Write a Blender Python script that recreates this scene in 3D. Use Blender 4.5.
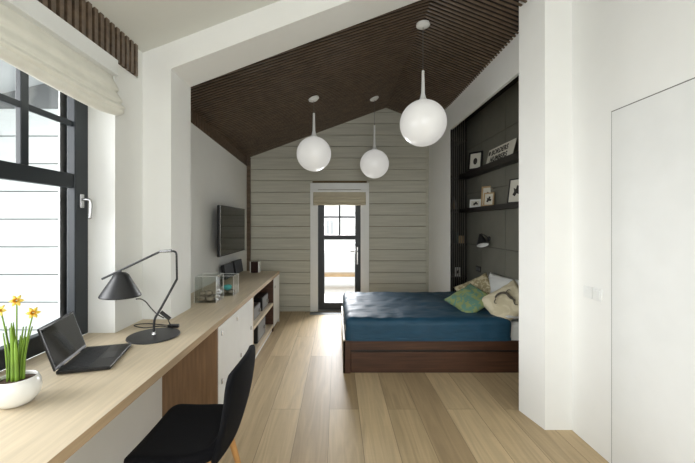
import bpy, bmesh, math, random
from mathutils import Vector, Matrix, noise
random.seed(7)
for o in list(bpy.data.objects): bpy.data.objects.remove(o)
S = bpy.context.scene
COL = S.collection
# ------------------------------------------------------------------ camera, sky, light, exposure
cam = bpy.data.cameras.new('camera'); camo = bpy.data.objects.new('camera', cam); COL.objects.link(camo)
camo.location = (0, 0, 1.5); camo.rotation_euler = (math.radians(90), 0, 0)
cam.sensor_width = 36; cam.lens = 17.61; cam.shift_x = .0151; cam.shift_y = -.0115; cam.clip_start = .05
S.camera = camo
w = bpy.data.worlds.new('sky'); S.world = w; w.use_nodes = True
w.node_tree.nodes['Background'].inputs[0].default_value = (.93, .97, 1, 1)
w.node_tree.nodes['Background'].inputs[1].default_value = .9
def area(name, loc, rot, sx, sy, power, col=(1, 1, 1), portal=False):
    l = bpy.data.lights.new(name, 'AREA'); l.shape = 'RECTANGLE'; l.size = sx; l.size_y = sy
    l.energy = power; l.color = col
    if portal: l.cycles.is_portal = True
    o = bpy.data.objects.new(name, l); COL.objects.link(o); o.location = loc; o.rotation_euler = rot
    return o
R = math.radians
area('rear_fill', (.3, -2.75, 1.75), (R(90), 0, 0), 2.7, 2.4, 33, (1, .99, .97))  # fill light added behind the camera to brighten the room
lw_ = area('daylight_window', (-3.3, .3, 2.0), (0, R(-84), 0), 2.2, 3.0, 72, (.98, .99, 1)); lw_.data.spread = R(110)
area('daylight_door', (.05, 7.6, 1.9), (R(-80), 0, 0), 2.0, 2.2, 270, (.97, .98, 1))
S.view_settings.view_transform = 'Standard'; S.view_settings.look = 'None'
S.view_settings.exposure = 0.94; S.view_settings.gamma = 1; S.view_settings.use_curve_mapping = False

# ------------------------------------------------------------------ materials
def srgb(r, g, b):
    f = lambda c: (c/255/12.92) if c/255 <= .04045 else ((c/255+.055)/1.055)**2.4
    return (f(r), f(g), f(b), 1)
def mat(name, col, rough=.6, metal=0, bump=0, bscale=40, var=0, vscale=6, spec=.5, stretch=(1, 1, 1), sheen=0, coat=0):
    m = bpy.data.materials.new(name); m.use_nodes = True; nt = m.node_tree; b = nt.nodes['Principled BSDF']
    b.inputs['Base Color'].default_value = col; b.inputs['Roughness'].default_value = rough
    b.inputs['Metallic'].default_value = metal; b.inputs['Specular IOR Level'].default_value = spec
    if sheen: b.inputs['Sheen Weight'].default_value = sheen
    if coat: b.inputs['Coat Weight'].default_value = coat
    tc = nt.nodes.new('ShaderNodeTexCoord'); mp = nt.nodes.new('ShaderNodeMapping')
    mp.inputs['Scale'].default_value = stretch; nt.links.new(tc.outputs['Object'], mp.inputs[0])
    if var or not bump:
        n = nt.nodes.new('ShaderNodeTexNoise'); n.inputs['Scale'].default_value = vscale; n.inputs['Detail'].default_value = 4
        nt.links.new(mp.outputs[0], n.inputs['Vector'])
        mx = nt.nodes.new('ShaderNodeMix'); mx.data_type = 'RGBA'; v = var or .02
        mx.inputs['A'].default_value = tuple(c*(1-v) for c in col[:3])+(1,)
        mx.inputs['B'].default_value = tuple(min(1, c*(1+v)) for c in col[:3])+(1,)
        cr = nt.nodes.new('ShaderNodeMapRange'); cr.inputs[1].default_value = .3; cr.inputs[2].default_value = .7
        nt.links.new(n.outputs['Fac'], cr.inputs[0]); nt.links.new(cr.outputs[0], mx.inputs['Factor'])
        nt.links.new(mx.outputs['Result'], b.inputs['Base Color'])
    if bump:
        n = nt.nodes.new('ShaderNodeTexNoise'); n.inputs['Scale'].default_value = bscale; n.inputs['Detail'].default_value = 3
        nt.links.new(mp.outputs[0], n.inputs['Vector'])
        bp = nt.nodes.new('ShaderNodeBump'); bp.inputs['Strength'].default_value = bump; bp.inputs['Distance'].default_value = .01
        nt.links.new(n.outputs['Fac'], bp.inputs['Height']); nt.links.new(bp.outputs[0], b.inputs['Normal'])
    return m
def glassm(name, tint=(1, 1, 1, 1), refl=.12):
    m = bpy.data.materials.new(name); m.use_nodes = True; nt = m.node_tree
    nt.nodes.remove(nt.nodes['Principled BSDF']); out = nt.nodes['Material Output']
    t = nt.nodes.new('ShaderNodeBsdfTransparent'); t.inputs[0].default_value = tint
    g = nt.nodes.new('ShaderNodeBsdfGlossy'); g.inputs['Roughness'].default_value = .02
    f = nt.nodes.new('ShaderNodeLayerWeight'); f.inputs[0].default_value = .5
    pw = nt.nodes.new('ShaderNodeMath'); pw.operation = 'POWER'; pw.inputs[1].default_value = 3; nt.links.new(f.outputs['Facing'], pw.inputs[0])
    ma = nt.nodes.new('ShaderNodeMath'); ma.operation = 'MULTIPLY_ADD'; ma.inputs[1].default_value = .45; ma.inputs[2].default_value = refl*.25; nt.links.new(pw.outputs[0], ma.inputs[0])
    mx = nt.nodes.new('ShaderNodeMixShader')
    nt.links.new(ma.outputs[0], mx.inputs[0]); nt.links.new(t.outputs[0], mx.inputs[1]); nt.links.new(g.outputs[0], mx.inputs[2])
    nt.links.new(mx.outputs[0], out.inputs[0]); return m
def floor_mat():
    m = bpy.data.materials.new('oak_floor'); m.use_nodes = True; nt = m.node_tree; b = nt.nodes['Principled BSDF']
    L = nt.links.new; N = nt.nodes.new
    tc = N('ShaderNodeTexCoord'); mp = N('ShaderNodeMapping'); mp.inputs['Rotation'].default_value = (0, 0, R(90)); mp.inputs['Location'].default_value = (.35, .06, 0)
    L(tc.outputs['Object'], mp.inputs[0])
    br = N('ShaderNodeTexBrick'); br.offset = .37; br.inputs['Scale'].default_value = 1
    br.inputs['Brick Width'].default_value = 1.75; br.inputs['Row Height'].default_value = .235
    br.inputs['Mortar Size'].default_value = .0016; br.inputs['Mortar Smooth'].default_value = .3; br.inputs['Bias'].default_value = 0
    br.inputs['Color1'].default_value = (0, 0, 0, 1); br.inputs['Color2'].default_value = (1, 1, 1, 1); br.inputs['Mortar'].default_value = (.5, .5, .5, 1)
    L(mp.outputs[0], br.inputs['Vector'])
    rp = N('ShaderNodeValToRGB'); e = rp.color_ramp.elements
    e[0].color = srgb(170, 148, 115); e[1].color = srgb(208, 186, 149)
    a = rp.color_ramp.elements.new(.5); a.color = srgb(190, 168, 132)
    L(br.outputs['Color'], rp.inputs[0])
    # grain, offset per plank
    m2 = N('ShaderNodeMapping'); m2.inputs['Scale'].default_value = (9, .55, 1); L(tc.outputs['Object'], m2.inputs[0])
    ad = N('ShaderNodeVectorMath'); ad.operation = 'MULTIPLY_ADD'; L(br.outputs['Color'], ad.inputs[0]); ad.inputs[1].default_value = (13, 7, 5); L(m2.outputs[0], ad.inputs[2])
    n = N('ShaderNodeTexNoise'); n.inputs['Scale'].default_value = 2.2; n.inputs['Detail'].default_value = 6; n.inputs['Distortion'].default_value = 1.4; L(ad.outputs[0], n.inputs['Vector'])
    r2 = N('ShaderNodeMapRange'); r2.inputs[1].default_value = .3; r2.inputs[2].default_value = .7; r2.inputs[3].default_value = .80; r2.inputs[4].default_value = 1.10; L(n.outputs['Fac'], r2.inputs[0])
    # fine cross sawing marks
    wv = N('ShaderNodeTexNoise'); m3 = N('ShaderNodeMapping'); m3.inputs['Scale'].default_value = (3, 120, 1); L(tc.outputs['Object'], m3.inputs[0]); L(m3.outputs[0], wv.inputs['Vector']); wv.inputs['Scale'].default_value = 1
    r3 = N('ShaderNodeMapRange'); r3.inputs[3].default_value = .95; r3.inputs[4].default_value = 1.05; L(wv.outputs['Fac'], r3.inputs[0])
    ml = N('ShaderNodeMath'); ml.operation = 'MULTIPLY'; L(r2.outputs[0], ml.inputs[0]); L(r3.outputs[0], ml.inputs[1])
    vm = N('ShaderNodeVectorMath'); vm.operation = 'SCALE'; L(rp.outputs[0], vm.inputs[0]); L(ml.outputs[0], vm.inputs['Scale'])
    mo = N('ShaderNodeMix'); mo.data_type = 'RGBA'; L(br.outputs['Fac'], mo.inputs['Factor']); L(vm.outputs[0], mo.inputs['A']); mo.inputs['B'].default_value = srgb(105, 88, 66)
    L(mo.outputs['Result'], b.inputs['Base Color'])
    bp = N('ShaderNodeBump'); bp.inputs['Strength'].default_value = .35; bp.inputs['Distance'].default_value = .003
    hs = N('ShaderNodeMath'); hs.operation = 'SUBTRACT'; L(n.outputs['Fac'], hs.inputs[0]); L(br.outputs['Fac'], hs.inputs[1])
    L(hs.outputs[0], bp.inputs['Height']); L(bp.outputs[0], b.inputs['Normal'])
    b.inputs['Roughness'].default_value = .5; b.inputs['Specular IOR Level'].default_value = .4
    return m
WALL = mat('white_plaster', srgb(234, 235, 232), .75, bump=.04, bscale=120, var=.01)
CEIL = mat('white_ceiling_paint', srgb(217, 218, 211), .8, bump=.03, bscale=90, var=.01)
FLOOR = floor_mat()
SLAT = mat('dark_slat_wood', srgb(98, 82, 67), .30, var=.35, vscale=9, stretch=(.5, 3, 3), bump=.1, bscale=30)
SLATBACK = mat('dark_slat_backing', srgb(20, 16, 13), .8)
SIDING = mat('whitewashed_boards', srgb(186, 185, 172), .65, var=.10, vscale=7, stretch=(.25, 3, 5), bump=.25, bscale=14)
GROOVE = mat('board_groove_brown', srgb(105, 88, 62), .8)
OAK = mat('pale_oak', srgb(203, 188, 162), .5, var=.10, vscale=5, stretch=(10, .6, 6), bump=.08, bscale=20)
OAKSHADED = mat('oak_edge_shaded', srgb(180, 156, 124), .55, var=.14, vscale=5, stretch=(6, .6, 12))  # darker oak, shade of the worktop's front edge put into the colour
OAKV = mat('oak_veneer_upright', srgb(126, 98, 70), .55, var=.18, vscale=5, stretch=(12, 8, .7))
WENGE = mat('wenge_wood', srgb(72, 46, 31), .42, var=.35, vscale=4, stretch=(.6, 5, 14))
BLACKM = mat('black_metal', srgb(34, 35, 37), .42, spec=.5)
FRAME = mat('anthracite_paint', srgb(33, 39, 44), .45)
WHITEP = mat('white_lacquer', srgb(228, 230, 228), .4)
CHROME = mat('satin_chrome', srgb(190, 190, 190), .25, metal=.9)
GLASS = glassm('window_glass')
BOXGLASS = glassm('clear_glass', (.97, .985, .975, 1), .12)
GLOBE = mat('opal_glass', srgb(190, 191, 188), .28, coat=.2)
GLOBE.node_tree.nodes['Principled BSDF'].inputs['Emission Color'].default_value = (1, .98, .94, 1)
GLOBE.node_tree.nodes['Principled BSDF'].inputs['Emission Strength'].default_value = .2
BLIND = mat('linen_blind', srgb(230, 229, 218), .9, bump=.15, bscale=160, var=.04, vscale=12)
BLINDB = mat('beige_linen', srgb(196, 188, 165), .9, bump=.15, bscale=160, var=.05)
QUILT = mat('blue_quilt', srgb(20, 66, 90), .6, bump=.55, bscale=7, var=.12, vscale=5, stretch=(1, 3.5, 3.5))
SHEET = mat('white_sheet', srgb(222, 224, 222), .85, bump=.2, bscale=12)
FELT = mat('grey_felt', srgb(116, 115, 105), .9, var=.05, bump=.1, bscale=80)
DARKW = mat('black_brown_wood', srgb(34, 30, 27), .5, var=.2, stretch=(6, 1, 6))
BLACKF = mat('black_wool', srgb(13, 14, 18), .95, bump=.3, bscale=220, var=.1, vscale=90, spec=.2)
BLACKP = mat('black_plastic', srgb(18, 18, 20), .35)
SCREEN = mat('glossy_screen', srgb(10, 11, 13), .06, spec=.6)
CER = mat('white_ceramic', srgb(236, 236, 232), .22, coat=.3)
SOIL = mat('potting_soil', srgb(70, 48, 30), .95, bump=.6, bscale=60, var=.3, vscale=40)
LEAF = mat('daffodil_leaf', srgb(112, 146, 42), .5, var=.3, vscale=8)
PETAL = mat('yellow_petal', srgb(236, 208, 90), .6, var=.08)
TRUMP = mat('orange_trumpet', srgb(226, 158, 20), .6)
STONE = mat('grey_pebble', srgb(128, 118, 104), .7, var=.35, vscale=14, bump=.3)
TEAL = mat('turquoise_stone', srgb(80, 170, 170), .5, var=.2, vscale=12)
PAPER = mat('picture_paper', srgb(212, 210, 198), .8)
BIRCH = mat('light_wood_frame', srgb(176, 150, 112), .6, var=.1)
INK = mat('dark_print', srgb(45, 42, 38), .8)
BEECH = mat('beech_leg', srgb(186, 140, 86), .5, var=.12, vscale=6, stretch=(8, 8, 1))
GREYM = mat('grey_metal', srgb(120, 122, 122), .5, metal=.3)

# ------------------------------------------------------------------ mesh helpers
class MB:
    def __init__(s): s.b = bmesh.new()
    def box(s, x0, x1, y0, y1, z0, z1, M=None):
        vs = [s.b.verts.new(Vector((x, y, z)) if M is None else M @ Vector((x, y, z))) for z in (z0, z1) for y in (y0, y1) for x in (x0, x1)]
        for f in ((0,2,3,1),(4,5,7,6),(0,1,5,4),(2,6,7,3),(0,4,6,2),(1,3,7,5)): s.b.faces.new([vs[i] for i in f])
        return s
    def prism(s, pts, axis, a, b, M=None):   # polygon extruded along an axis
        def mk(p, q):
            v = {'z': (p[0], p[1], q), 'y': (p[0], q, p[1]), 'x': (q, p[0], p[1])}[axis]
            return s.b.verts.new(Vector(v) if M is None else M @ Vector(v))
        A = [mk(p, a) for p in pts]; B = [mk(p, b) for p in pts]; n = len(pts)
        s.b.faces.new(A[::-1]); s.b.faces.new(B)
        for i in range(n): s.b.faces.new((A[i], A[(i+1) % n], B[(i+1) % n], B[i]))
        return s
    def tube(s, pts, r, n=10, cap=True):
        pts = [Vector(p) for p in pts]; rs = r if isinstance(r, (list, tuple)) else [r]*len(pts)
        rings = []; up = None
        for i, p in enumerate(pts):
            t = (pts[min(i+1, len(pts)-1)]-pts[max(i-1, 0)]).normalized()
            if up is None: up = t.orthogonal().normalized()
            up = (up - t*up.dot(t)).normalized(); sd = t.cross(up)
            rings.append([s.b.verts.new(p+(up*math.cos(2*math.pi*k/n)+sd*math.sin(2*math.pi*k/n))*rs[i]) for k in range(n)])
        for a, b in zip(rings, rings[1:]):
            for k in range(n): s.b.faces.new((a[k], a[(k+1) % n], b[(k+1) % n], b[k]))
        if cap: s.b.faces.new(rings[0][::-1]); s.b.faces.new(rings[-1])
        return s
    def lathe(s, prof, n=32, c=(0, 0, 0), M=None):
        c = Vector(c); rings = []
        for r, z in prof:
            if r < 1e-5: v = [s.b.verts.new((M @ Vector((0, 0, z)) if M else Vector((0, 0, z)))+c)]
            else:
                v = []
                for k in range(n):
                    p = Vector((r*math.cos(2*math.pi*k/n), r*math.sin(2*math.pi*k/n), z)); v.append(s.b.verts.new((M @ p if M else p)+c))
            rings.append(v)
        for a, b in zip(rings, rings[1:]):
            for k in range(n):
                q = []
                for v in ((a[k % len(a)]), (a[(k+1) % len(a)]), (b[(k+1) % len(b)]), (b[k % len(b)])):
                    if v not in q: q.append(v)
                if len(q) > 2: s.b.faces.new(q)
        return s
    def grid(s, f, nu, nv):
        V = [[s.b.verts.new(f(i/nu, j/nv)) for j in range(nv+1)] for i in range(nu+1)]
        for i in range(nu):
            for j in range(nv): s.b.faces.new((V[i][j], V[i+1][j], V[i+1][j+1], V[i][j+1]))
        return s
    def build(s, name, m, parent=None, smooth=False, bevel=0, loc=None, subsurf=0, solid=0):
        bmesh.ops.recalc_face_normals(s.b, faces=s.b.faces)
        me = bpy.data.meshes.new(name); s.b.to_mesh(me); s.b.free()
        for mm in (m if isinstance(m, list) else [m]): me.materials.append(mm)
        o = bpy.data.objects.new(name, me); COL.objects.link(o)
        if loc is not None: o.location = loc
        if parent: o.parent = parent
        if smooth:
            for p in me.polygons: p.use_smooth = True
            if smooth == 'auto': me.set_sharp_from_angle(angle=R(40))
        if solid:
            q = o.modifiers.new('solid', 'SOLIDIFY'); q.thickness = solid; q.offset = 0
        if bevel:
            q = o.modifiers.new('bevel', 'BEVEL'); q.width = bevel; q.segments = 2; q.limit_method = 'ANGLE'
        if subsurf:
            q = o.modifiers.new('sub', 'SUBSURF'); q.levels = q.render_levels = subsurf
        return o
def tag(o, label, cat, group=None):
    o['label'] = label; o['category'] = cat
    if group: o['group'] = group
    return o
def thing(name, label, cat, loc=(0, 0, 0), rz=0, group=None):
    o = bpy.data.objects.new(name, None); COL.objects.link(o); o.location = loc; o.rotation_euler = (0, 0, rz); o.empty_display_size = .1
    return tag(o, label, cat, group)
def struct(o): o['kind'] = 'structure'; return o
def copy_tree(o, parent=None):
    c = o.copy(); COL.objects.link(c); c.parent = parent
    for ch in list(o.children): copy_tree(ch, c)
    return c
def smooth_path(pts, n=8):
    P = [Vector(p) for p in pts]; out = []
    for i in range(len(P)-1):
        p0 = P[max(i-1, 0)]; p1 = P[i]; p2 = P[i+1]; p3 = P[min(i+2, len(P)-1)]
        for k in range(n):
            t = k/n
            out.append(.5*((2*p1)+(p2-p0)*t+(2*p0-5*p1+4*p2-p3)*t*t+(3*p1-p0-3*p2+p3)*t**3))
    out.append(P[-1]); return out

# ------------------------------------------------------------------ room shell
struct(MB().box(-1.75, 2.1, -2.6, 5.9, -.1, 0).build('floor', FLOOR))
# left wall with the big window (front zone)
WX = -1.482
lw = MB()
lw.box(-1.85, WX, -2.6, -1.9, 0, 2.9); lw.box(-1.85, WX, -.1, .45, 0, 2.9); lw.box(-1.85, WX, -1.9, -.1, 0, .8); lw.box(-1.85, WX, -1.9, -.1, 2.5, 2.9)
lw.box(-1.85, WX, .45, 2.27, 2.5, 2.58)
lw.box(-1.85, WX-.02, .45, 2.59, 2.58, 2.9)
lw.box(-1.85, WX, 2.27, 2.59, 0, 2.58)
lw.box(-1.85, WX, .45, 2.27, 0, .72)
lw.box(WX-.02, WX, 2.53, 2.59, 2.58, 2.9)
struct(lw.build('wall_left', WALL))
struct(MB().box(WX, -1.29, -.6, 2.59, 0, .724).build('wall_left_lower', WALL))
struct(MB().box(-1.85, -1.265, 2.591, 2.94, 0, 3.9).build('trim_1', WALL))
# television wall
tw = MB(); tw.box(-1.75, -1.56, 2.94, 5.9, 0, 2.9)
struct(tw.build('wall_television_backing', WALL))
p = MB(); p.prism([(2.94, 0), (5.76, 0), (5.76, 2.47), (2.94, 2.585)], 'x', -1.56, -1.53)
struct(p.build('wall_television', WALL))
# slats in the strip above that wall, and the dark post at the far corner
st = MB(); y = 2.96
while y < 5.78:
    st.box(-1.56, -1.535, y, y+.028, 2.44, 2.80); y += .045
st.box(-1.56, -1.47, 5.765, 5.8, 0, 2.62)
struct(st.build('trim_2', SLAT))
# roof slopes of the rear zone
RX, RZ = .836, 3.475
def eave(y): return 2.72-(y-2.94)*(2.72-2.60)/(5.8-2.94)
bk = MB()
def quadprism(mb, pts, up):
    a = [mb.b.verts.new(p) for p in pts]; b = [mb.b.verts.new((p[0], p[1], p[2]+up)) for p in pts]
    mb.b.faces.new(a); mb.b.faces.new(b[::-1])
    for i in range(4): mb.b.faces.new((a[i], a[(i+1) % 4], b[(i+1) % 4], b[i]))
g = .055
quadprism(bk, [(-1.56, 2.6, eave(2.6)+g), (RX, 2.6, RZ+g), (RX, 5.9, RZ+g), (-1.56, 5.9, eave(5.9)+g)], .12)
RE = 1.62; REZ = 3.165
quadprism(bk, [(RX, 2.3, RZ+g), (2.1, 2.3, RZ+g-.395*(2.1-RX)), (2.1, 5.9, RZ+g-.395*(2.1-RX)), (RX, 5.9, RZ+g)], .12)
struct(bk.build('ceiling_rear', SLATBACK))
sl = MB(); y = 2.64
while y < 5.8:
    for (xa, za, xb, zb) in ((-1.56, eave(y)-.0, RX, RZ), (RX, RZ, RE, RZ-.395*(RE-RX))):
        y0, y1 = y, y+.019
        if xb == RX and y < 2.9: continue
        d = .0 
        a = [(xa, y0, za), (xa, y1, za), (xb, y1, zb), (xb, y0, zb)]
        quadprism(sl, a, .010)
    y += .05
struct(sl.build('ceiling_slats', SLAT))
# portal beam between the zones
bm_ = MB()
bm_.prism([(-1.265, 2.68), (RX, RZ), (RX, 3.9), (-1.265, 3.9)], 'y', 2.59, 2.94)
bm_.prism([(RX, RZ), (1.9, RZ-.39*(1.9-RX)), (1.9, 3.9), (RX, 3.9)], 'y', 2.28, 2.53)
struct(bm_.build('trim_3', WALL))
# front zone ceiling
fc = MB()
quadprism(fc, [(-1.9, -2.6, 2.80-.158), (RX, -2.6, 3.68), (RX, 2.62, 3.68), (-1.9, 2.62, 2.80-.158)], .12)
quadprism(fc, [(RX, -2.6, 3.68), (1.95, -2.6, 3.24), (1.95, 2.62, 3.24), (RX, 2.62, 3.68)], .12)
struct(fc.build('ceiling', CEIL))
# dark upright slats above the window
ws = MB(); y = -.6
while y < 2.5:
    ws.box(WX-.018, WX+.02, y, y+.030, 2.58, 2.80+.379*.03); y += .052
struct(ws.build('trim_4', SLAT))
struct(MB().box(WX-.02, WX-.016, -.62, 2.52, 2.58, 2.80).build('trim_5', SLATBACK))
# right side
struct(MB().box(1.707, 1.9, -2.6, 2.47, 0, 3.4).build('wall_right', WALL))
struct(MB().prism([(1.46, 2.73), (1.51, 2.47), (2.1, 2.47), (2.1, 2.73)], 'z', 0, 3.35).build('trim_6', WALL))
struct(MB().box(1.6, 1.63, 2.73, 4.81, 2.83, 3.20).build('trim_7', WALL))
bl = MB(); bl.prism([(1.6, 4.81), (1.604, 4.81), (1.64, 5.8), (1.56, 5.8)], 'z', 0, 3.2)
struct(bl.build('wall_alcove_end', WALL))
# alcove
fp = MB()
ys = [2.73, 3.38, 4.04, 4.70, 5.28]; zs = [0, .60, 1.19, 1.95, 2.62, 3.2]
for i in range(4):
    for j in range(5):
        fp.box(2.0, 2.03, ys[i]+.003, ys[i+1]-.003, zs[j]+.003, zs[j+1]-.003)
struct(fp.build('wall_alcove_panels', FELT, bevel=.002))
struct(MB().box(2.02, 2.1, 2.73, 5.9, 0, 3.3).build('wall_alcove', SLATBACK))
struct(MB().box(1.63, 2.03, 5.6, 5.65, 0, 3.25).build('wall_alcove_side', DARKW))
struct(MB().box(1.63, 2.1, 2.73, 5.65, 3.20, 3.24).build('ceiling_alcove', DARKW))
# far wall: backing with the door opening, and boards
DX0, DX1, DT = -.335, .413, 2.06
fw = MB()
fw.box(-1.75, DX0, 5.825, 5.95, 0, 3.7); fw.box(DX1, 2.1, 5.825, 5.95, 0, 3.7); fw.box(DX0, DX1, 5.825, 5.95, DT, 3.7)
struct(fw.build('wall_far_backing', GROOVE))
bd = MB(); z = 3.204-.195*17
def roofz(x): return 3.47-.37*(RX-x) if x < RX else 3.47-.39*(x-RX)
k = 0
while z < 3.5:
    z0, z1 = max(z+.0035, 0), min(z+.195-.0035, 3.55)
    if z1 > 0:
        segs = [(-1.56, 1.62)]
        if z0 < 2.1: segs = [(-1.56, -.42), (.51, 1.62)]
        for a, b in segs: bd.box(a, b, 5.80, 5.83, z0, z1)
    z += .195
struct(bd.build('wall_far', SIDING, bevel=.003))
struct(MB().box(1.52, 1.56, 5.785, 5.80, 0, 3.17).build('trim_8', SIDING))
# wall behind the camera, with an unseen opening added for the rear fill light
wb = MB(); wb.box(-1.85, -1.0, -2.7, -2.6, 0, 3.8); wb.box(1.6, 1.95, -2.7, -2.6, 0, 3.8); wb.box(-1.0, 1.6, -2.7, -2.6, 0, .5); wb.box(-1.0, 1.6, -2.7, -2.6, 2.9, 3.8)
struct(wb.build('wall_back', WALL))

# ------------------------------------------------------------------ window on the left
W = bpy.data.objects.new('window_1', None); COL.objects.link(W); struct(W)
fr = MB(); X0, X1 = -1.715, -1.66
fr.box(X0, X1, 2.155, 2.27, .77, 2.52); fr.box(X0, X1, .45, .53, .77, 2.52)
fr.box(X0, X1, .53, 2.155, .77, .875); fr.box(X0, X1, .53, 2.155, 2.44, 2.52)
fr.box(X0, X1, 1.36, 1.47, .875, 2.44)
fr.build('window_frame', FRAME, W, bevel=.006)
sa = MB()
for a, b in ((.53, 1.36), (1.47, 2.155)):
    sa.box(X0+.005, X1-.008, a, b, 1.725, 1.815)
    c = (a+b)/2+.01
    sa.box(X0+.012, X1-.012, c-.024, c+.024, 1.815, 2.44)
    sa.box(X0+.02, X1-.015, a, b, 2.115, 2.15)
sa.build('glazing_bar', FRAME, W, bevel=.004)
MB().box(-1.702, -1.696, .53, 2.155, .87, 2.45).build('window_pane', GLASS, W)
hd = MB(); hd.box(-1.66, -1.645, 2.185, 2.215, 1.60, 1.69)
hp = hd.build('window_handle', CHROME, W, bevel=.003)
hl = MB(); hl.tube(smooth_path([(-1.645, 2.20, 1.655), (-1.61, 2.20, 1.655), (-1.595, 2.20, 1.645), (-1.592, 2.20, 1.60), (-1.60, 2.20, 1.53)], 5), [.009]*21, 8)
hl.build('lever', CHROME, hp, smooth=True)
W2 = bpy.data.objects.new('added_window', None); COL.objects.link(W2); struct(W2)  # unseen window, added to bring more light onto the right wall
f2 = MB()
for a, b, c, d in ((-1.9, -1.8, .8, 2.5), (-.2, -.1, .8, 2.5), (-1.05, -.95, .9, 2.4), (-1.8, -.2, .8, .9), (-1.8, -.2, 2.4, 2.5)): f2.box(X0, X1, a, b, c, d)
f2.build('window_frame', FRAME, W2, bevel=.005); MB().box(-1.702, -1.696, -1.8, -.2, .9, 2.4).build('window_pane', GLASS, W2)
# outer reveal, neighbouring boarded wall at a right angle and eave
ow = MB(); z = 1.5+87.5*2.45/340-.2*9
for k in range(10):
    ow.box(-4.2, -1.86, 2.45, 2.48, z+.004, z+.198); z += .2
struct(ow.build('wall_outside', mat('white_cladding', srgb(205, 210, 208), .6, var=.04, stretch=(.3, 1, 6)), bevel=.006))
struct(MB().box(-4.2, -1.86, 2.475, 2.55, -.2, 3.2).build('wall_outside_backing', GREYM))
struct(MB().box(-1.86, -1.75, 2.27, 2.47, .5, 3.2).build('wall_outside_return', WHITEP))
ev = MB(); ev.prism([(-1.80, 2.60), (-1.80, 2.70), (-4.2, 2.12), (-4.2, 2.02)], 'y', 1.95, 2.7)
struct(ev.build('eave', mat('pale_eave_paint', srgb(190, 195, 196), .7)))

# roman blind at the window: headrail box, fabric, gathered folds
B = thing('roman_blind', 'wide off-white roman blind pulled up above the left window', 'blind', (WX, 1.2, 2.2))
hb_ = MB(); hb_.box(.0, .055, -.8, 1.02, .28, .365); hb_.box(.0, .06, -.8, 1.02, .262, .282)
hb_.build('headrail', WHITEP, B, bevel=.004)
def blindf(u, v):
    y = -.78+1.80*u; s = math.sin(u*math.pi)
    prof = [(.012, .30), (.02, .24), (.06, .17), (.045, .15), (.085, .09), (.07, .075), (.10, .045), (.07, .02), (.05, .035), (.085, .045), (.09, .005), (.05, -.012), (.02, .02)]
    t = v*(len(prof)-1); i = min(int(t), len(prof)-2); t -= i
    x = prof[i][0]*(1-t)+prof[i+1][0]*t; z = prof[i][1]*(1-t)+prof[i+1][1]*t
    z += -.012*math.sin(u*9)*v + .02*max(0, (u-.84)/.16)**2*v
    return Vector((x+.008*noise.noise(Vector((u*8, v*2, 0))), y, z))
MB().grid(blindf, 60, 40).build('blind_fabric', BLIND, B, smooth=True, solid=.004)

# ------------------------------------------------------------------ glazed door in the far wall
D = bpy.data.objects.new('door_1', None); COL.objects.link(D); struct(D)
df = MB(); y0, y1 = 5.81, 5.87
df.box(-.325, -.215, y0, y1, .03, 2.05); df.box(.307, .404, y0, y1, .03, 2.05)
df.box(-.215, .307, y0, y1, .03, .145); df.box(-.215, .307, y0, y1, 1.93, 2.05); df.box(-.215, .307, y0, y1, 1.225, 1.30)
df.box(.030, .058, y0+.01, y1-.01, 1.30, 1.93); df.box(-.215, .307, y0+.01, y1-.01, 1.597, 1.625)
df.build('door_frame', FRAME, D, bevel=.004)
MB().box(-.215, .307, 5.838, 5.844, .145, 1.93).build('door_pane', GLASS, D)
MB().box(.335, .36, 5.795, 5.81, .80, 1.10).build('handle_plate', CHROME, D, bevel=.003)
MB().tube([(.348, 5.80, 1.03), (.348, 5.75, 1.03), (.23, 5.745, 1.03)], .011, 8).build('door_handle', CHROME, D, smooth=True)
cs = MB(); cs.box(-.455, -.325, 5.78, 5.81, 0, 2.08); cs.box(.404, .546, 5.78, 5.81, 0, 2.08); cs.box(-.455, .546, 5.78, 5.81, 2.08, 2.19)
struct(cs.build('trim_9', WHITEP, bevel=.004))
MB().box(-.326, .405, 5.80, 5.90, 0, .03).build('door_sill', GREYM, D)
struct(MB().box(-.45, .10, 5.58, 5.74, 0, .006).build('trim_10', GREYM))
DB = thing('roman_blind', 'small cream roman blind gathered above the far glass door', 'blind', (0, 5.78, 1.82))
MB().box(-.405, .49, -.05, 0, .21, .245).build('headrail', WHITEP, DB)
def db(u, v):
    x = -.40+.885*u
    prof = [(-.03, .22), (-.045, .15), (-.06, .12), (-.05, .10), (-.065, .08), (-.07, .04), (-.055, .03), (-.07, .015), (-.06, -.01), (-.02, -.01)]
    t = v*(len(prof)-1); i = min(int(t), len(prof)-2); t -= i
    return Vector((x, prof[i][0]*(1-t)+prof[i+1][0]*t, prof[i][1]*(1-t)+prof[i+1][1]*t+.004*math.sin(u*14)))
MB().grid(db, 24, 30).build('blind_fabric', BLINDB, DB, smooth=True, solid=.004)
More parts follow.
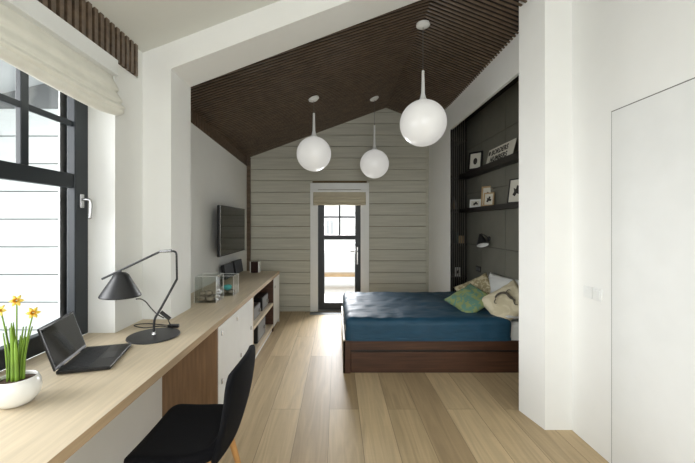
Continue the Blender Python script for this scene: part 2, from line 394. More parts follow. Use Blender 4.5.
# flush door and switches in the right wall
FD = bpy.data.objects.new('door_2', None); COL.objects.link(FD); struct(FD)
MB().box(1.701, 1.706, 1.20, 2.105, .01, 2.19).build('door_panel', WHITEP, FD, bevel=.001)
gp = MB(); gp.box(1.7045, 1.7075, 2.105, 2.112, 0, 2.197); gp.box(1.7045, 1.7075, 1.193, 2.112, 2.19, 2.197); gp.box(1.7045, 1.7075, 1.193, 1.2, 0, 2.197)
gp.build('shadow_gap', mat('gap_grey', srgb(120, 120, 116), .9), FD)
for i, yy in enumerate((2.22, 2.305)):
    sp = thing('wall_switch', ('white wall switch with rocker nearest the flush door' , 'white wall socket plate beside the column')[i], ('switch', 'socket')[i], (1.707, yy, 1.035), group=None)
    MB().box(-.010, 0, -.04, .04, -.04, .04).build('cover_plate', WHITEP, sp, bevel=.004)
    if i == 0: MB().box(-.014, -.008, -.026, .026, -.026, .026).build('rocker', WHITEP, sp, bevel=.002)
    else: MB().lathe([(.016, -.0), (.016, .012), (.022, .012), (.022, 0)], 20, M=Matrix.Rotation(R(-90), 4, 'Y')).build('socket_ring', WHITEP, sp)

# ------------------------------------------------------------------ outside the door
struct(MB().box(-6, 6, 5.96, 22, -.25, -.12).build('terrace', mat('pale_terrace', srgb(226, 226, 222), .8, var=.05)))
tk = thing('terrace_bench', 'low beige timber bench outside the glass door', 'bench', (.1, 8.6, -.12))
MB().box(-1.2, 1.2, -.2, .2, .30, .36).build('bench_top', BIRCH, tk, bevel=.01)
for sx in (-1.0, 1.0): MB().box(sx-.04, sx+.04, -.16, .16, 0, .30).build('leg', BIRCH, tk)
hs = thing('house', 'white neighbouring house beyond the terrace seen through the door', 'house', (0, 20, -.2))
MB().box(-9, 9, 0, 3, 0, 5.2).build('wall', mat('white_render', srgb(238, 238, 236), .8), hs)
MB().prism([(-9.3, 5.2), (9.3, 5.2), (0, 8)], 'y', -.3, 3.3).build('roof', GREYM, hs)
for wx, wz in ((-.42, 1.1), (3.2, 1.1), (-4.2, 1.1)):
    wo = MB()
    wo.box(wx-.2, wx+.2, -.04, .0, wz, wz+.75)
    ww = wo.build('window', mat('pale_window_grey', srgb(185, 188, 190), .5), hs)
    MB().box(wx-.03, wx+.03, -.06, -.03, wz, wz+.75).build('glazing_bar', WHITEP, ww)

# ------------------------------------------------------------------ worktop and cabinets along the left
WT = MB()
poly = [(-.885, -.5), (-.885, 5.22), (-1.53, 5.22), (-1.53, 2.94), (-1.265, 2.94), (-1.265, 2.59), (WX, 2.59), (WX, 2.27), (-1.66, 2.27), (-1.66, .46), (WX, .46), (WX, -.5)]
WT.prism(poly, 'z', .725, .77)
wt = WT.build('worktop', [OAK, OAKSHADED], bevel=.0015)
for f in wt.data.polygons:
    if abs(f.normal.z) < .5: f.material_index = 1
tag(wt, 'long pale oak worktop running under the window to the far wall', 'desk')
c1 = thing('cabinet', 'white two-door base cabinet with oak side beside the black chair', 'cabinet', (-.885, 2.507, 0))
MB().box(-.41, 0, 0, .025, 0, .725).build('side_panel', OAKV, c1)['label'] = 'upright oak side panel facing the chair'
cb = MB(); cb.box(-.58, -.02, .09+.35, 1.07, .04, .725); cb.build('body', WHITEP, c1)
def door(parent, y0, y1, pulls):
    d = MB().box(-.02, 0, y0+.002, y1-.002, .06, .72).build('door', WHITEP, parent, bevel=.002)
    for (py, pz) in pulls: MB().box(-.002, .008, py-.010, py+.010, pz-.018, pz+.018).build('pull_tab', CHROME, d, bevel=.002)
door(c1, .025, .56, [(.10, .66), (.10, .29), (.50, .66)]); door(c1, .56, 1.07, [(.98, .43), (.62, .29)])
MB().box(-.06, -.03, .025, 1.07, 0, .06).build('plinth', WHITEP, c1)
c2 = thing('open_shelf_unit', 'open oak shelf unit holding black audio gear under worktop', 'shelf', (-.885, 3.58, 0))
MB().box(-.60, -.001, 0, .03, 0, .725).build('side_panel', OAK, c2); MB().box(-.60, -.001, 1.14, 1.17, 0, .725).build('side_panel', WENGE, c2)
MB().box(-.62, -.60, 0, 1.17, 0, .725).build('back_panel', WENGE, c2)
MB().box(-.60, -.001, .03, 1.14, .365, .40).build('shelf', OAK, c2); MB().box(-.60, -.001, .03, 1.14, .06, .10).build('shelf', OAK, c2)
MB().box(-.05, -.02, 0, 1.17, 0, .06).build('plinth', WHITEP, c2)
c3 = thing('cabinet', 'narrow white base cabinet at the far end of worktop', 'cabinet', (-.885, 4.75, 0))
MB().box(-.60, -.02, 0, .45, .04, .725).build('body', WHITEP, c3); door(c3, 0, .45, [(.08, .60)])
MB().box(-.60, -.0, .45, .47, 0, .725).build('side_panel', WHITEP, c3)
MB().box(-.06, -.03, 0, .45, 0, .06).build('plinth', WHITEP, c3)
# audio gear on the open shelves
def gear(name, label, cat, loc, sx, sy, sz):
    t = thing(name, label, cat, loc)
    MB().box(-sx, 0, -sy/2, sy/2, .008, sz).build('housing', BLACKP, t, bevel=.004)
    MB().box(-.001, .004, -sy/2+.015, sy/2-.015, .02, sz-.012).build('front_panel', GREYM, t, bevel=.002)['label'] = 'grey front panel'
    MB().lathe([(0, .004), (.022, .004), (.022, .022), (0, .024)], 18, M=Matrix.Translation((0, sy/4, sz/2)) @ Matrix.Rotation(R(90), 4, 'Y')).build('knob', CHROME, t, smooth='auto')
    for fy in (-sy/2+.03, sy/2-.03):
        MB().box(-sx+.02, -.02, fy-.01, fy+.01, 0, .009).build('foot', BLACKP, t)
gear('amplifier', 'black amplifier on the upper shelf nearest the white doors', 'amplifier', (-.93, 3.95, .40), .4, .34, .15)
gear('media_player', 'black media player on upper shelf at its far side', 'player', (-.93, 4.40, .40), .4, .34, .17)
gear('subwoofer', 'black box speaker on the bottom shelf of open unit', 'speaker', (-.92, 4.15, .10), .42, .42, .225)

# ------------------------------------------------------------------ television and speakers
TV = thing('television', 'wide black flat television mounted on the white wall', 'television', (-1.53, 4.57, 1.41))
MB().box(.105, .145, -.54, .54, -.31, .31).build('housing', BLACKP, TV, bevel=.008)
MB().box(.1445, .1475, -.525, .525, -.29, .298).build('screen', SCREEN, TV)
MB().box(.0, .09, -.12, .12, -.12, .12).build('wall_bracket', BLACKM, TV, bevel=.004)
MB().box(.146, .1485, -.541, -.533, -.31, .31).build('bezel_edge', CHROME, TV)
for i, (yy, lb) in enumerate(((4.54, 'dark grey flat speaker leaning below the television, nearer the glass boxes'), (4.98, 'dark grey flat speaker leaning below the television, nearer the far wall'))):
    t = thing('flat_speaker', lb, 'speaker', (-1.50, yy, .77))
    M = Matrix.Rotation(R(-9), 4, 'Y')
    MB().box(.0, .05, -.175, .175, .0, .19, M=Matrix.Translation((.028, 0, .002)) @ M).build('housing', BLACKP, t, bevel=.004)
    MB().box(.05, .055, -.168, .168, .008, .182, M=Matrix.Translation((.028, 0, .002)) @ M).build('grille', mat('speaker_cloth', srgb(88, 91, 97), .9, bump=.3, bscale=300), t)['label'] = 'dark grey cloth grille'
t = thing('candle_holder', 'dark glossy block with pale edges at far end of worktop', 'ornament', (-1.225, 5.09, .77))
MB().box(-.055, .055, -.05, .05, 0, .165).build('block', mat('dark_red_glass', srgb(48, 30, 28), .12), t, bevel=.006)
for s_ in (-1, 1): MB().box(s_*.062-.007, s_*.062+.007, -.05, .05, 0, .165).build('side_plate', CER, t, bevel=.003)
# glass boxes with stones
def glass_box(loc, s, h, label):
    t = thing('glass_box', label, 'glass box', loc)
    a = s/2; q = math.sqrt(2); th = .004
    MB().lathe([(0, 0), (a*q, 0), (a*q, h), ((a-th)*q, h), ((a-th)*q, th), (0, th)], 4, M=Matrix.Rotation(R(45), 4, 'Z')).build('glass_walls', BOXGLASS, t)
    e = MB()
    for sx in (-1, 1):
        for sy in (-1, 1): e.box(sx*a-.0015, sx*a+.0015, sy*a-.0015, sy*a+.0015, 0, h)
        e.box(sx*a-.0015, sx*a+.0015, -a, a, h-.002, h+.001); e.box(-a, a, sx*a-.0015, sx*a+.0015, h-.002, h+.001)
    e.build('polished_edge', WHITEP, t)
def pebble(loc, r, m, label, group):
    b = MB(); bmesh.ops.create_icosphere(b.b, subdivisions=3, radius=1)
    sd = random.random()*50
    for v in b.b.verts:
        n = noise.noise(v.co*1.3+Vector((sd, 0, 0))); v.co = Vector((v.co.x*1.25*r, v.co.y*r, v.co.z*.8*r))*(1+.18*n)
    zmin = min(v.co.z for v in b.b.verts)
    o = b.build('stone', m, None, smooth=True, loc=(loc[0], loc[1], loc[2]-zmin)); tag(o, label, 'stone', group)
glass_box((-1.21, 3.22, .77), .20, .245, 'clear glass box of grey stones nearest the pillar')
glass_box((-1.13, 3.52, .77), .17, .20, 'clear glass box holding turquoise stones beside the grey-stone box')
for (dx, dy, dz, r, lb) in ((-.055, -.055, .005, .034, 'grey stone in the front left corner of the larger glass box'), (.03, -.06, .005, .030, 'small grey stone at the front right of the larger glass box'), (.05, .03, .005, .034, 'grey stone at the rear right of the larger glass box'), (-.04, .04, .005, .034, 'grey stone at the rear left of the larger glass box'), (0, -.01, .048, .032, 'grey stone lying on top, middle of the larger glass box'), (-.05, -.03, .058, .024, 'smallest grey stone, topmost on the left of the larger glass box')):
    pebble((-1.21+dx*.9, 3.22+dy*.9, .77+dz), r, STONE, lb, 'grey stones in the larger glass box')
for (dx, dy, dz, r, m, lb) in ((-.03, -.035, .005, .030, STONE, 'brown-grey stone at the front left of the smaller glass box'), (.035, .0, .005, .028, STONE, 'brown-grey stone at the right of the smaller glass box'), (-.02, .04, .005, .028, STONE, 'brown-grey stone at the rear of the smaller glass box'), (.0, -.01, .042, .036, TEAL, 'turquoise stone on top of the pile in smaller glass box')):
    pebble((-1.13+dx, 3.52+dy, .77+dz), r, m, lb, 'stones in the smaller glass box')

# ------------------------------------------------------------------ laptop
hx, hy = -1.37, 1.66
L = thing('laptop', 'open black laptop on the worktop in front of window', 'laptop', (-1.37, 1.655, .77), math.atan2(-.34, -.14)+math.pi)
L.scale = (.94,)*3; L.location = (-1.35, 1.63, .77)
L.rotation_euler = (0, 0, math.atan2(.97, -.27))
MB().box(0, .365, -.245, 0, .004, .022).build('base', BLACKP, L, bevel=.004)
kb = MB()
for r_ in range(5):
    for c_ in range(14):
        kb.box(.025+c_*.0228, .025+c_*.0228+.019, -.035-r_*.021-.017, -.035-r_*.021, .021, .0245)
kb.build('keyboard', mat('key_black', srgb(58, 60, 64), .5), L)
MB().box(.13, .235, -.225, -.155, .0215, .0228).build('touchpad', mat('pad_grey', srgb(52, 53, 56), .35), L)
Ms = Matrix.Translation((0, 0, .022)) @ Matrix.Rotation(R(-18), 4, 'X')
lid = MB().box(.0, .365, .0, .010, .0, .235, M=Ms).build('lid', BLACKP, L, bevel=.004)
MB().box(.012, .353, -.0012, .0, .018, .222, M=Ms).build('screen', SCREEN, lid)
for a in (.05, .30): MB().tube([(a, .004, .020), (a+.03, .004, .020)], .008, 8).build('hinge', BLACKM, L, smooth=True)

# ------------------------------------------------------------------ desk lamp
LP = thing('desk_lamp', 'black articulated desk lamp with conical shade on worktop', 'lamp', (-1.185, 2.20, .77))
MB().lathe([(0, 0), (.152, 0), (.156, .004), (.154, .010), (.03, .014), (0, .014)], 56).build('base', BLACKM, LP, smooth='auto')
sx = lambda x: (x-153.9)/154.5
sz = lambda y: (335.5-y)/154.5+.005
def pth(l): return [(sx(a), 0, sz(b)) for a, b in l]
MB().tube(smooth_path(pth([(153.9, 335), (154, 325), (155.2, 318), (158, 313), (161, 308)]), 5)+[Vector(q) for q in pth([(177, 279)])], .0075, 10).build('lower_arm', BLACKM, LP, smooth=True)
MB().tube(pth([(177, 280), (176.6, 255)])+smooth_path(pth([(176.6, 255), (175.5, 252), (171.5, 250.8)]), 4), .0065, 10).build('middle_arm', BLACKM, LP, smooth=True)
MB().tube(pth([(172, 250.8), (160, 251.5)]), .010, 12).build('joint', CHROME, LP, smooth='auto')['label'] = 'pale metal joint sleeve'
MB().tube(pth([(161, 251.4), (157, 253), (102, 279)]), [.006, .007, .007], 10).build('upper_arm', BLACKM, LP, smooth='auto')
MB().tube([(sx(153.9), 0, .012), (sx(153.9), 0, .03)], [.016, .011], 16).build('collar', CHROME, LP, smooth='auto')
ax, az = sx(124), sz(272)
Msh = Matrix.Translation((sx(120.5), 0, sz(296.0))) @ Matrix.Rotation(R(2), 4, 'Y')
shd = MB().lathe([(.118, 0), (.115, .010), (.052, .118), (.043, .138), (.025, .151), (0, .155)], 40, M=Msh).build('lamp_shade', BLACKM, LP, smooth=True, solid=.003)
MB().lathe([(.113, .002), (.048, .114), (0, .134)], 40, M=Msh).build('shade_lining', WHITEP, shd, smooth=True)['label'] = 'white inside of the shade'
MB().lathe([(0, .0), (.018, .008), (.022, .03), (.012, .055), (.012, .12)], 16, M=Msh).build('bulb', CER, shd, smooth=True)
MB().tube(pth([(121, 271.5), (117, 271.8)]), .008, 8).build('shade_pivot', BLACKM, LP)
MB().tube(smooth_path(pth([(136, 299), (141, 299), (146, 302), (151, 308), (157, 314), (164, 318)]), 6), .0035, 8).build('cable', BLACKP, LP, smooth=True)
MB().tube(pth([(161, 312), (170, 319)]), .012, 10).build('clamp', BLACKP, LP, smooth='auto')
cd = smooth_path([(sx(166), .01, sz(317)), (.05, .10, .06), (.03, .17, .006), (-.06, .20, .006), (-.15, .16, .006), (-.23, .17, .02), (-.19, .26, .006), (-.02, .22, .006), (.04, .20, .012), (.07, .17, .008)], 8)
MB().tube(cd, .0035, 8).build('mains_cable', BLACKP, LP, smooth=True)
MB().box(.0, .075, .17, .20, .001, .024).build('inline_switch', BLACKP, LP, bevel=.006)

# ------------------------------------------------------------------ daffodils in a pot
PT = thing('flower_pot', 'round white ceramic pot with yellow daffodils on worktop', 'flower pot', (-1.30, 1.38, .77)); PT.scale = (.85,)*3
MB().lathe([(0, 0), (.045, 0), (.065, .008), (.086, .036), (.094, .070), (.090, .102), (.080, .124), (.076, .127), (.073, .124), (.082, .100), (.083, .09), (0, .088)], 48).build('pot', CER, PT, smooth=True)
MB().lathe([(0, .112), (.04, .116), (.077, .108), (.077, .1)], 30).build('soil', SOIL, PT, smooth=True)
def leaf(x, y, h, lean, ang, wd):
    b = MB(); n = 8; pts = []
    d = Vector((math.cos(ang), math.sin(ang), 0)); sd = Vector((-d.y, d.x, 0))
    for i in range(n+1):
        t = i/n; c = Vector((x, y, .105)) + d*lean*t*t + Vector((0, 0, h*t)); ww = wd*(1-.15*t) if t < .8 else wd*.88*(1-(t-.8)/.2*.92)
        pts.append([b.b.verts.new(c-sd*ww), b.b.verts.new(c+d*.003), b.b.verts.new(c+sd*ww)])
    for a, c in zip(pts, pts[1:]):
        for k in (0, 1): b.b.faces.new((a[k], a[k+1], c[k+1], c[k]))
    b.build('leaf', LEAF, PT, smooth=True, solid=.003)
for i in range(20):
    a = random.uniform(0, 6.28); r = random.uniform(.004, .034)
    leaf(r*math.cos(a), r*math.sin(a), random.uniform(.15, .31), random.uniform(.003, .03), a+random.uniform(-.5, .5), random.uniform(.005, .009))
for (fx, fy, fz, aim) in ((-.0, .0, .49, .5), (-.072, -.005, .445, -.3), (.070, .01, .430, .9)):
    st_ = MB().tube(smooth_path([(fx*.35, fy*.5, .105), (fx*.6, fy*.8, .105+(fz-.105)*.6), (fx, fy, fz)], 5), .0032, 7).build('flower_stem', LEAF, PT, smooth=True)
    d = Vector((aim*.6+.2, -1, .25)).normalized(); M = Matrix.Translation((fx, fy, fz)) @ d.to_track_quat('Z', 'Y').to_matrix().to_4x4()
    b = MB()
    for k in range(6):
        a = k*math.pi/3; c, s_ = math.cos(a), math.sin(a)
        pr = [(0, -.002), (.010, .009), (.020, .011), (.033, 0)]
        L1 = [b.b.verts.new(M @ Vector((c*r+s_*-w2, s_*r+c*w2, .004*math.sin(r*90)))) for r, w2 in ((.003, .003), (.012, .008), (.020, .007), (.030, .0005))]
        L2 = [b.b.verts.new(M @ Vector((c*r+s_*w2, s_*r-c*w2, .004*math.sin(r*90)))) for r, w2 in ((.003, .003), (.012, .008), (.020, .007), (.030, .0005))]
        for q in range(3): b.b.faces.new((L1[q], L1[q+1], L2[q+1], L2[q]))
    pe = b.build('flower', PETAL, PT, smooth=True, solid=.0012)
    MB().lathe([(.005, 0), (.007, .008), (.008, .014), (.011, .018)], 14, M=M).build('trumpet', TRUMP, pe, smooth=True, solid=.001)

# ------------------------------------------------------------------ chair
CH = thing('desk_chair', 'black wool upholstered chair with wooden legs at worktop', 'chair', (-.72, 1.70, 0))
def seatf(u, v):
    # u along depth (0 front .. 1 rear), v across
    x = -.215+.42*u; wv = .235*(1-.30*max(0, (u-.55)/.45)**2) * (1-.10*max(0, (.15-u)/.15)**2)
    t = 2*v-1; yv = wv*t
    z = .455+.022*t*t*(.3+u*.7) - .03*max(0, (.12-u)/.12)**2 - .012*math.sin(u*math.pi) + .05*max(0, (u-.85)/.15)**2
    r = .04
    return Vector((x, yv, z))
MB().grid(seatf, 20, 16).build('seat', BLACKF, CH, smooth=True, solid=.055, subsurf=1)
def backf(u, v):
    # u upward 0..1
    t = 2*v-1
    hh = .415*u
    wv = .21+.025*math.sin(min(u/.45, 1)*math.pi/2) 
    if u > .8: wv *= math.sqrt(max(0, 1-((u-.8)/.2)**2*.38))
    z = .435+hh - .02*t*t*max(0, (u-.6)/.4)
    x = .185+.065*u + .015*math.sin(u*math.pi) - .025*t*t - .01*(1-u)**3
    return Vector((x+.02, t*wv, z))
MB().grid(backf, 20, 16).build('backrest', BLACKF, CH, smooth=True, solid=.032, subsurf=1)
for (a, b) in ((-1, -1), (-1, 1), (1, -1), (1, 1)):
    MB().tube([(a*.13, b*.12, .425), (a*.215, b*.20, 0)], [.019, .012], 12).build('leg', BEECH, CH, smooth='auto')
fb = MB(); fb.box(-.16, .16, -.14, -.11, .40, .43); fb.box(-.16, .16, .11, .14, .40, .43); fb.box(-.015, .015, -.14, .14, .40, .43); fb.build('underframe', BEECH, CH, bevel=.004)
MB().box(.197, .200, -.182, -.165, .52, .545, M=Matrix.Translation((.0, -.012, 0))).build('care_tag', WHITEP, CH)['label'] = 'small white sewn tag'

# ------------------------------------------------------------------ bed
BY0, BY1, BXL, BXR = 3.4, 4.80, .06, 1.96
BD = thing('bed', 'low dark wood platform bed with drawer base beside alcove', 'bed', (BXL, BY0, 0))
bb = MB(); bb.box(.02, 1.90, .02, 1.38, .0, .20); bb.build('base', WENGE, BD)
MB().box(0, .075, 0, .02, 0, .325).build('corner_post', WENGE, BD, bevel=.002)
MB().box(.075, 1.9, 0, .02, .235, .325).build('front_rail', WENGE, BD, bevel=.002)
for i, (a, b) in enumerate(((.08, 1.9),)):
    dr = MB().box(a, b, .004, .024, .02, .212).build('drawer', WENGE, BD, bevel=.002)
sr = MB().box(0, .022, .0, 1.40, 0, .335).build('side_rail', OAK, BD, bevel=.002); sr['label'] = 'side board of the bed, paled to show glare'  # pale wood stands in for glare along the top of the board
MB().box(0.022, 1.9, 1.38, 1.40, 0, .325).build('back_rail', WENGE, BD)
MB().box(.03, 1.9, .02, 1.38, .20, .235).build('slatted_base', DARKW, BD)
def soft_slab(x0, x1, y0, y1, z0, z1, rr, nx, ny, amp, seed, crease=True):
    """closed rounded slab with a wrinkled surface"""
    b = MB(); bmesh.ops.create_cube(b.b, size=2)
    bmesh.ops.subdivide_edges(b.b, edges=b.b.edges[:], cuts=nx, use_grid_fill=True)
    hx_, hy_, hz_ = (x1-x0)/2, (y1-y0)/2, (z1-z0)/2; c = Vector(((x0+x1)/2, (y0+y1)/2, (z0+z1)/2))
    for v in b.b.verts:
        p = Vector((v.co.x*hx_, v.co.y*hy_, v.co.z*hz_))
        q = Vector((max(-hx_+rr, min(hx_-rr, p.x)), max(-hy_+rr, min(hy_-rr, p.y)), max(-hz_+.005, min(hz_-rr, p.z))))
        d = p-q
        if d.length > 1e-6: p = q+d.normalized()*min(rr, max(abs(d.x), abs(d.y), abs(d.z)))
        n = d.normalized() if d.length > 1e-6 else Vector((0, 0, 1))
        w_ = noise.noise(Vector((p.x*3+seed, p.y*5, p.z*5)))*amp + noise.noise(Vector((p.x*9, p.y*13+seed, p.z*6)))*amp*.45
        # cross-bed soft folds
        w_ += amp*.5*math.sin(p.x*26+5*noise.noise(Vector((p.x*2, p.y*4, seed))))*(.35+.65*abs(noise.noise(Vector((p.y*3, p.x*2, 9.)))))
        v.co = c+p+n*w_*(1 if v.co.z > -.7 else 0)
    return b
soft_slab(.025, 1.90, .03, 1.38, .235, .50, .05, 40, 30, .004, 3).build('mattress', SHEET, BD, smooth=True)
qt = soft_slab(.004+.02, 1.71, -.0, 1.405, .315, .548, .07, 120, 60, .010, 11).build('blue_bedspread', QUILT, None, smooth=True, loc=(BXL, BY0, 0))
tag(qt, 'dark teal-blue wrinkled bedspread covering the bed', 'bedspread')
# turned-down fold across the bedspread
def pillow(name, label, cat, w_, h_, t_, m, loc, rot, group=None, seed=0, fringe=False, extra=None):
    b = MB(); n = 18
    def f(sgn):
        def g_(u, v):
            a, c = 2*u-1, 2*v-1
            e = (1-abs(a)**2.6)*(1-abs(c)**2.6); e = max(e, 0)**.55
            pin = 1-.10*(1-a*a)*c*c*1 ; pin2 = 1-.10*(1-c*c)*a*a
            x = a*w_/2*pin2; y = c*h_/2*pin
            return Vector((x, y, sgn*t_/2*e*(1+.12*noise.noise(Vector((a*2+seed, c*2, sgn)))) + .012*noise.noise(Vector((a*3, c*3+seed, 5.)))*(1 if True else 0)))
        return g_
    b.grid(f(1), n, n); b.grid(f(-1), n, n)
    bmesh.ops.remove_doubles(b.b, verts=b.b.verts[:], dist=.0008)
    o = b.build(name, m, None, smooth=True, loc=loc); o.rotation_euler = rot; tag(o, label, cat, group)
    return o
def pattern_mat(name, A, Bc, scale, kind='voronoi'):
    m = bpy.data.materials.new(name); m.use_nodes = True; nt = m.node_tree; b = nt.nodes['Principled BSDF']; b.inputs['Roughness'].default_value = .9
    tc = nt.nodes.new('ShaderNodeTexCoord'); n = nt.nodes.new('ShaderNodeTexNoise'); n.inputs['Scale'].default_value = scale; n.inputs['Detail'].default_value = 3; n.inputs['Distortion'].default_value = 1.2
    rp = nt.nodes.new('ShaderNodeValToRGB'); rp.color_ramp.elements[0].position = .46; rp.color_ramp.elements[1].position = .54
    rp.color_ramp.elements[0].color = A; rp.color_ramp.elements[1].color = Bc
    nt.links.new(tc.outputs['Object'], n.inputs['Vector']); nt.links.new(n.outputs['Fac'], rp.inputs[0]); nt.links.new(rp.outputs[0], b.inputs['Base Color'])
    return m
GREENP = pattern_mat('green_patterned_cloth', srgb(98, 138, 122), srgb(136, 150, 98), 16)
CREAMP = pattern_mat('cream_patterned_cloth', srgb(206, 196, 166), srgb(218, 209, 182), 9)
CREAMQ = pattern_mat('cream_script_cloth', srgb(160, 148, 114), srgb(206, 196, 164), 22)
def prot(yaw, tilt, spin): return (Matrix.Rotation(R(yaw), 4, 'Z') @ Matrix.Rotation(R(tilt), 4, 'X') @ Matrix.Rotation(R(spin), 4, 'Z')).to_euler()
pillow('pillow', 'white sleeping pillow leaning against the grey panels at the back', 'pillow', .62, .40, .13, SHEET, (1.885, 3.92, .715), prot(-78, 62, 0), seed=1)
pillow('pillow', 'white sleeping pillow lying flat at the front right corner of bed', 'pillow', .40, .30, .07, SHEET, (1.83, 3.60, .555), prot(-85, 0, 0), seed=5)
pillow('cushion', 'cream script-patterned cushion behind the green cushion', 'cushion', .44, .44, .12, CREAMQ, (1.69, 4.10, .665), prot(-42, 48, 38), seed=2)
pillow('cushion', 'green and blue patterned cushion at the front of the pile', 'cushion', .42, .42, .13, GREENP, (1.50, 3.84, .640), prot(-38, 30, 58), seed=3)
an = pillow('cushion', 'cream cushion printed with a dark leaping animal', 'cushion', .46, .42, .14, CREAMP, (1.79, 3.58, .665), prot(-42, 46, 45), seed=4)
def animal():
    # leaping hare-like silhouette as a thin printed patch following the cushion
    pts = smooth_path([(-.12, .04, 0), (-.07, .085, 0), (0, .09, 0), (.05, .05, 0), (.055, -.02, 0), (.07, -.10, 0)], 6)
    b = MB(); rs = []
    n = len(pts); prev = None
    def zs_(x, y):
        a, c = x/.22, y/.21; e = max((1-abs(a)**2.6)*(1-abs(c)**2.6), 0)**.55; return .075*e*1.12+.012
    def ribbon(P, ws_):
        prev = None; P = [q_*.8 for q_ in P]; ws_ = [q_*.7 for q_ in ws_]
        for i, p in enumerate(P):
            t = (P[min(i+1, len(P)-1)]-P[max(i-1, 0)]).normalized(); s_ = Vector((-t.y, t.x, 0)); ww = ws_[int(i*(len(ws_)-1)/(len(P)-1))]
            q = [p-s_*ww, p, p+s_*ww]
            q = [b.b.verts.new((v.x, v.y, zs_(v.x, v.y))) for v in q]
            if prev:
                for k in (0, 1): b.b.faces.new((prev[k], prev[k+1], q[k+1], q[k]))
            prev = q
    ribbon(pts, [.004, .016, .02, .02, .024, .02, .022, .014, .006])
    ribbon(smooth_path([(.06, -.09, 0), (.04, -.14, 0), (.065, -.16, 0)], 4), [.008, .006, .004])
    ribbon(smooth_path([(-.10, .05, 0), (-.145, .02, 0), (-.13, -.01, 0)], 4), [.008, .006, .004])
    ribbon(smooth_path([(.05, .06, 0), (.10, .085, 0), (.12, .06, 0)], 4), [.007, .005, .003])
    o = b.build('printed_animal', mat('animal_print', srgb(92, 86, 76), .9, var=.2, vscale=30), an, solid=.001); o['label'] = 'dark leaping animal print'
animal()

# ------------------------------------------------------------------ alcove shelving
bc = thing('bookcase', 'tall black bookcase with upright slats at the alcove far end', 'bookcase', (1.62, 5.24, 0))
for x in (.17, .365): MB().box(x-.01, x+.01, 0, .32, 0, 3.18).build('side_panel', DARKW, bc)
bs = MB(); x = .0
while x < .36:
    bs.box(x, x+.008, -.035, -.025, 0, 3.18); x += .030
bs.build('slat_screen', mat('charcoal_slat', srgb(120, 117, 108), .5), bc)['label'] = 'thin upright charcoal slats'
for z in (.12, .64, 1.16, 1.68, 2.20, 2.76): MB().box(0.0, .375, -.02, .32, z, z+.035).build('shelf', DARKW, bc)
for z0, z1, lb in ((2.173, 2.243, 'long dark wall shelf holding the lettered sign'), (1.667, 1.722, 'lower long dark wall shelf holding several small frames')):
    s_ = MB().box(1.86, 1.999, 2.75, 5.20, z0, z1).build('wall_shelf', DARKW, bevel=.003); tag(s_, lb, 'shelf', None)
def frame(label, w_, h_, fm, loc, rz, tilt=8, inner=PAPER, bw=.014, motif=1):
    t = thing('picture_frame', label, 'picture frame', loc, rz)      # faces local -y
    M = Matrix.Rotation(R(-tilt), 4, 'X')
    b = MB(); b.box(-w_/2, w_/2, 0, .015, 0, bw, M=M); b.box(-w_/2, w_/2, 0, .015, h_-bw, h_, M=M); b.box(-w_/2, -w_/2+bw, 0, .015, bw, h_-bw, M=M); b.box(w_/2-bw, w_/2, 0, .015, bw, h_-bw, M=M)
    b.build('frame', fm, t); pc = MB().box(-w_/2+bw, w_/2-bw, .006, .014, bw, h_-bw, M=M).build('picture', inner, t)
    if motif == 1:
        MB().lathe([(0, 0), (w_*.15, .001), (w_*.12, .002), (0, .003)], 14, M=M @ Matrix.Translation((.0, .0055, h_*.47)) @ Matrix.Rotation(R(90), 4, 'X') @ Matrix.Scale(1.6, 4, (0, 1, 0))).build('print', INK, pc)
    else:
        q = MB(); pts = [(-.26, .30), (-.08, .22), (.02, .36), (.22, .30), (.28, .50), (.12, .56), (.20, .72), (.0, .78), (-.06, .58), (-.22, .66), (-.16, .46)]
        q.prism([(a*w_*.9, (.10+c*.8)*h_) for a, c in pts], 'y', .0045, .0062, M=M); q.build('print', INK, pc)
frame('black frame with pale mount on upper shelf by the bookcase', .20, .255, BLACKP, (1.90, 4.70, 2.245), R(-52), bw=.022)
frame('small white frame standing on the lower shelf by the bookcase', .15, .115, WHITEP, (1.92, 4.73, 1.723), R(-40), bw=.02, motif=2)
frame('taller light wood frame behind another on the lower shelf', .17, .27, BIRCH, (1.955, 4.46, 1.723), R(-62), tilt=5, bw=.022, motif=2)
frame('small light wood frame standing before a taller one', .14, .17, BIRCH, (1.905, 4.29, 1.723), R(-55), bw=.016, motif=2)
frame('black framed botanical print on the lower shelf near the column', .22, .27, BLACKP, (1.92, 3.67, 1.723), R(-72), motif=2, bw=.012)
frame('tiny white framed photo in the lowest bookcase bay', .09, .14, WHITEP, (1.885, 5.30, .676), R(-10), bw=.012, motif=2)
# lettered sign
sg = thing('lettered_sign', 'long pale plate with two rows of dark letters on upper shelf', 'sign', (1.905, 4.03, 2.245), R(-90))
Msg = Matrix.Rotation(R(-14), 4, 'X')
MB().box(-.33, .33, 0, .008, 0, .195, M=Msg).build('plate', PAPER, sg, bevel=.002)
for row, (txt, zc) in enumerate((('BORDERS', .106), ('NUMBERS', .018))):
    cu = bpy.data.curves.new('letters', 'FONT'); cu.body = txt; cu.size = .09; cu.extrude = .0015; cu.space_character = 1.1; cu.offset = .0022
    to = bpy.data.objects.new('letters', cu); me = bpy.data.meshes.new_from_object(to); bpy.data.objects.remove(to)
    o = bpy.data.objects.new('letters', me); COL.objects.link(o); me.materials.clear(); me.materials.append(INK); o.parent = sg
    me.transform(Msg @ Matrix.Translation((-.225, -.001, zc)) @ Matrix.Rotation(R(90), 4, 'X'))
MB().box(-.305, -.26, -.003, 0, .115, .165, M=Msg).build('emblem', INK, sg)
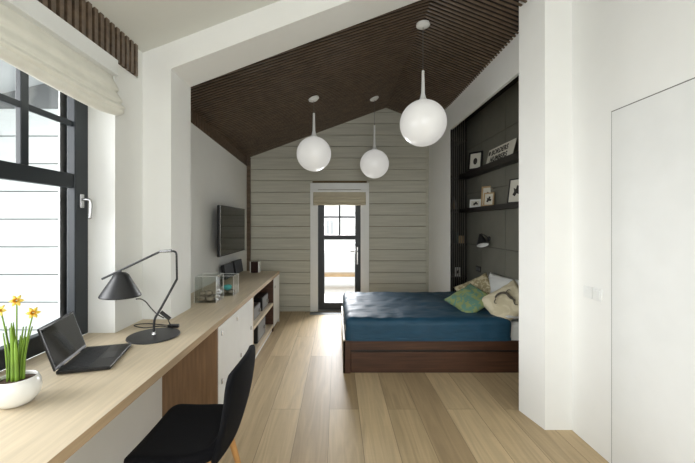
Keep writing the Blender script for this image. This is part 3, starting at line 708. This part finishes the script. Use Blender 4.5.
# books, jar
for i, (dx, lean, m, lb) in enumerate(((.035, 8, BIRCH, 'pale spined book leaning on second bookcase shelf'), (.075, 14, GREYM, 'grey book leaning against the pale book'))):
    M = Matrix.Rotation(R(-lean), 4, 'Y')
    o = MB().box(0, .022, 0, .14, 0, .20, M=M).build('book', m, bevel=.002, loc=(1.775+dx, 5.27, 1.722)); tag(o, lb, 'book', 'books in the bookcase')
o = MB().box(-.012, .012, -.06, .06, 0, .17).build('book', mat('teal_cover', srgb(60, 76, 74), .7), bevel=.002, loc=(1.855, 5.30, 1.196)); tag(o, 'dark teal book standing beside the beige pot', 'book')
o = MB().lathe([(0, 0), (.045, 0), (.048, .01), (.048, .115), (.044, .115), (.044, .015), (0, .015)], 24).build('storage_pot', mat('beige_clay', srgb(168, 146, 112), .8), smooth='auto', loc=(1.92, 5.27, 1.196)); tag(o, 'small beige pot on the bookcase shelf level with wall lamp', 'pot')
# wall lamp and outlet
WLp = thing('wall_lamp', 'black conical wall lamp above the pillows on grey panels', 'lamp', (2.0, 4.46, 1.30)); WLp.scale = (.8,)*3
MB().lathe([(0, 0), (.04, 0), (.04, .015), (0, .015)], 20, M=Matrix.Rotation(R(-90), 4, 'Y')).build('wall_plate', BLACKM, WLp, smooth='auto')
MB().tube([(-.01, 0, 0), (-.07, 0, .05), (-.135, 0, .085)], .007, 8).build('arm', BLACKM, WLp)
Mwl = Matrix.Rotation(R(-28), 4, 'X')
MB().lathe([(.10, -.12), (.095, -.11), (.035, .04), (.024, .08), (0, .085)], 28, c=(-.135, 0, 0), M=Mwl).build('lamp_shade', BLACKM, WLp, smooth=True, solid=.002)
MB().lathe([(.092, -.113), (.034, .03), (0, .05)], 28, c=(-.135, 0, 0), M=Mwl).build('shade_lining', WHITEP, WLp, smooth=True)['label'] = 'white inside of the shade'
MB().lathe([(0, 0), (.022, -.02), (.03, -.05), (.02, -.075), (0, -.082)], 16, c=(-.135, 0, 0), M=Mwl).build('bulb', GLOBE, WLp, smooth=True)
ou = thing('wall_outlet', 'dark double outlet on grey panel above the pillows', 'outlet', (2.0, 4.80, .86))
MB().box(-.008, 0, -.075, .075, -.04, .04).build('cover_plate', BLACKP, ou, bevel=.002)
for zz in (-.035, .035): MB().box(-.0095, -.007, zz-.022, zz+.022, -.022, .022).build('socket_face', GREYM, ou, bevel=.001)

# ------------------------------------------------------------------ pendant lamps
def pendant(cx, cy, cz, top, stem, rad, label):
    t = thing('pendant_lamp', label, 'pendant lamp', (cx, cy, cz), group='opal globe pendants under the slatted ceiling')
    MB().lathe([(rad*math.sin(a*math.pi/28), -rad*math.cos(a*math.pi/28)) for a in range(29)], 48).build('globe', GLOBE, t, smooth=True)
    MB().lathe([(.05, rad*.965), (.030, rad+.02), (.018, rad+.07), (.013, rad+stem), (0, rad+stem)], 24).build('stem', WHITEP, t, smooth='auto')
    MB().tube([(0, 0, rad+stem-.01), (0, 0, top-cz)], .0028, 8).build('cord', GREYM, t)
    M = Matrix.Rotation(R(-20), 4, 'Y') if cx < .8 else Matrix.Identity(4)
    MB().lathe([(0, -.022), (.045, -.02), (.066, -.006), (.068, .012), (0, .012)], 28, c=(0, 0, top-cz-.012), M=M).build('canopy', WHITEP, t, smooth='auto')
    return t
pendant(.845, 3.34, 2.485, 3.46, .29, .225, 'nearest and largest of three white globe pendants, hung from ridge')
pendant(-.285, 4.19, 2.357, 3.045, .29, .212, 'leftmost of the three white globe pendants, before the boarded wall')
pendant(.555, 5.04, 2.382, 3.36, .36, .212, 'smallest and farthest white globe pendant, right above the glass door')
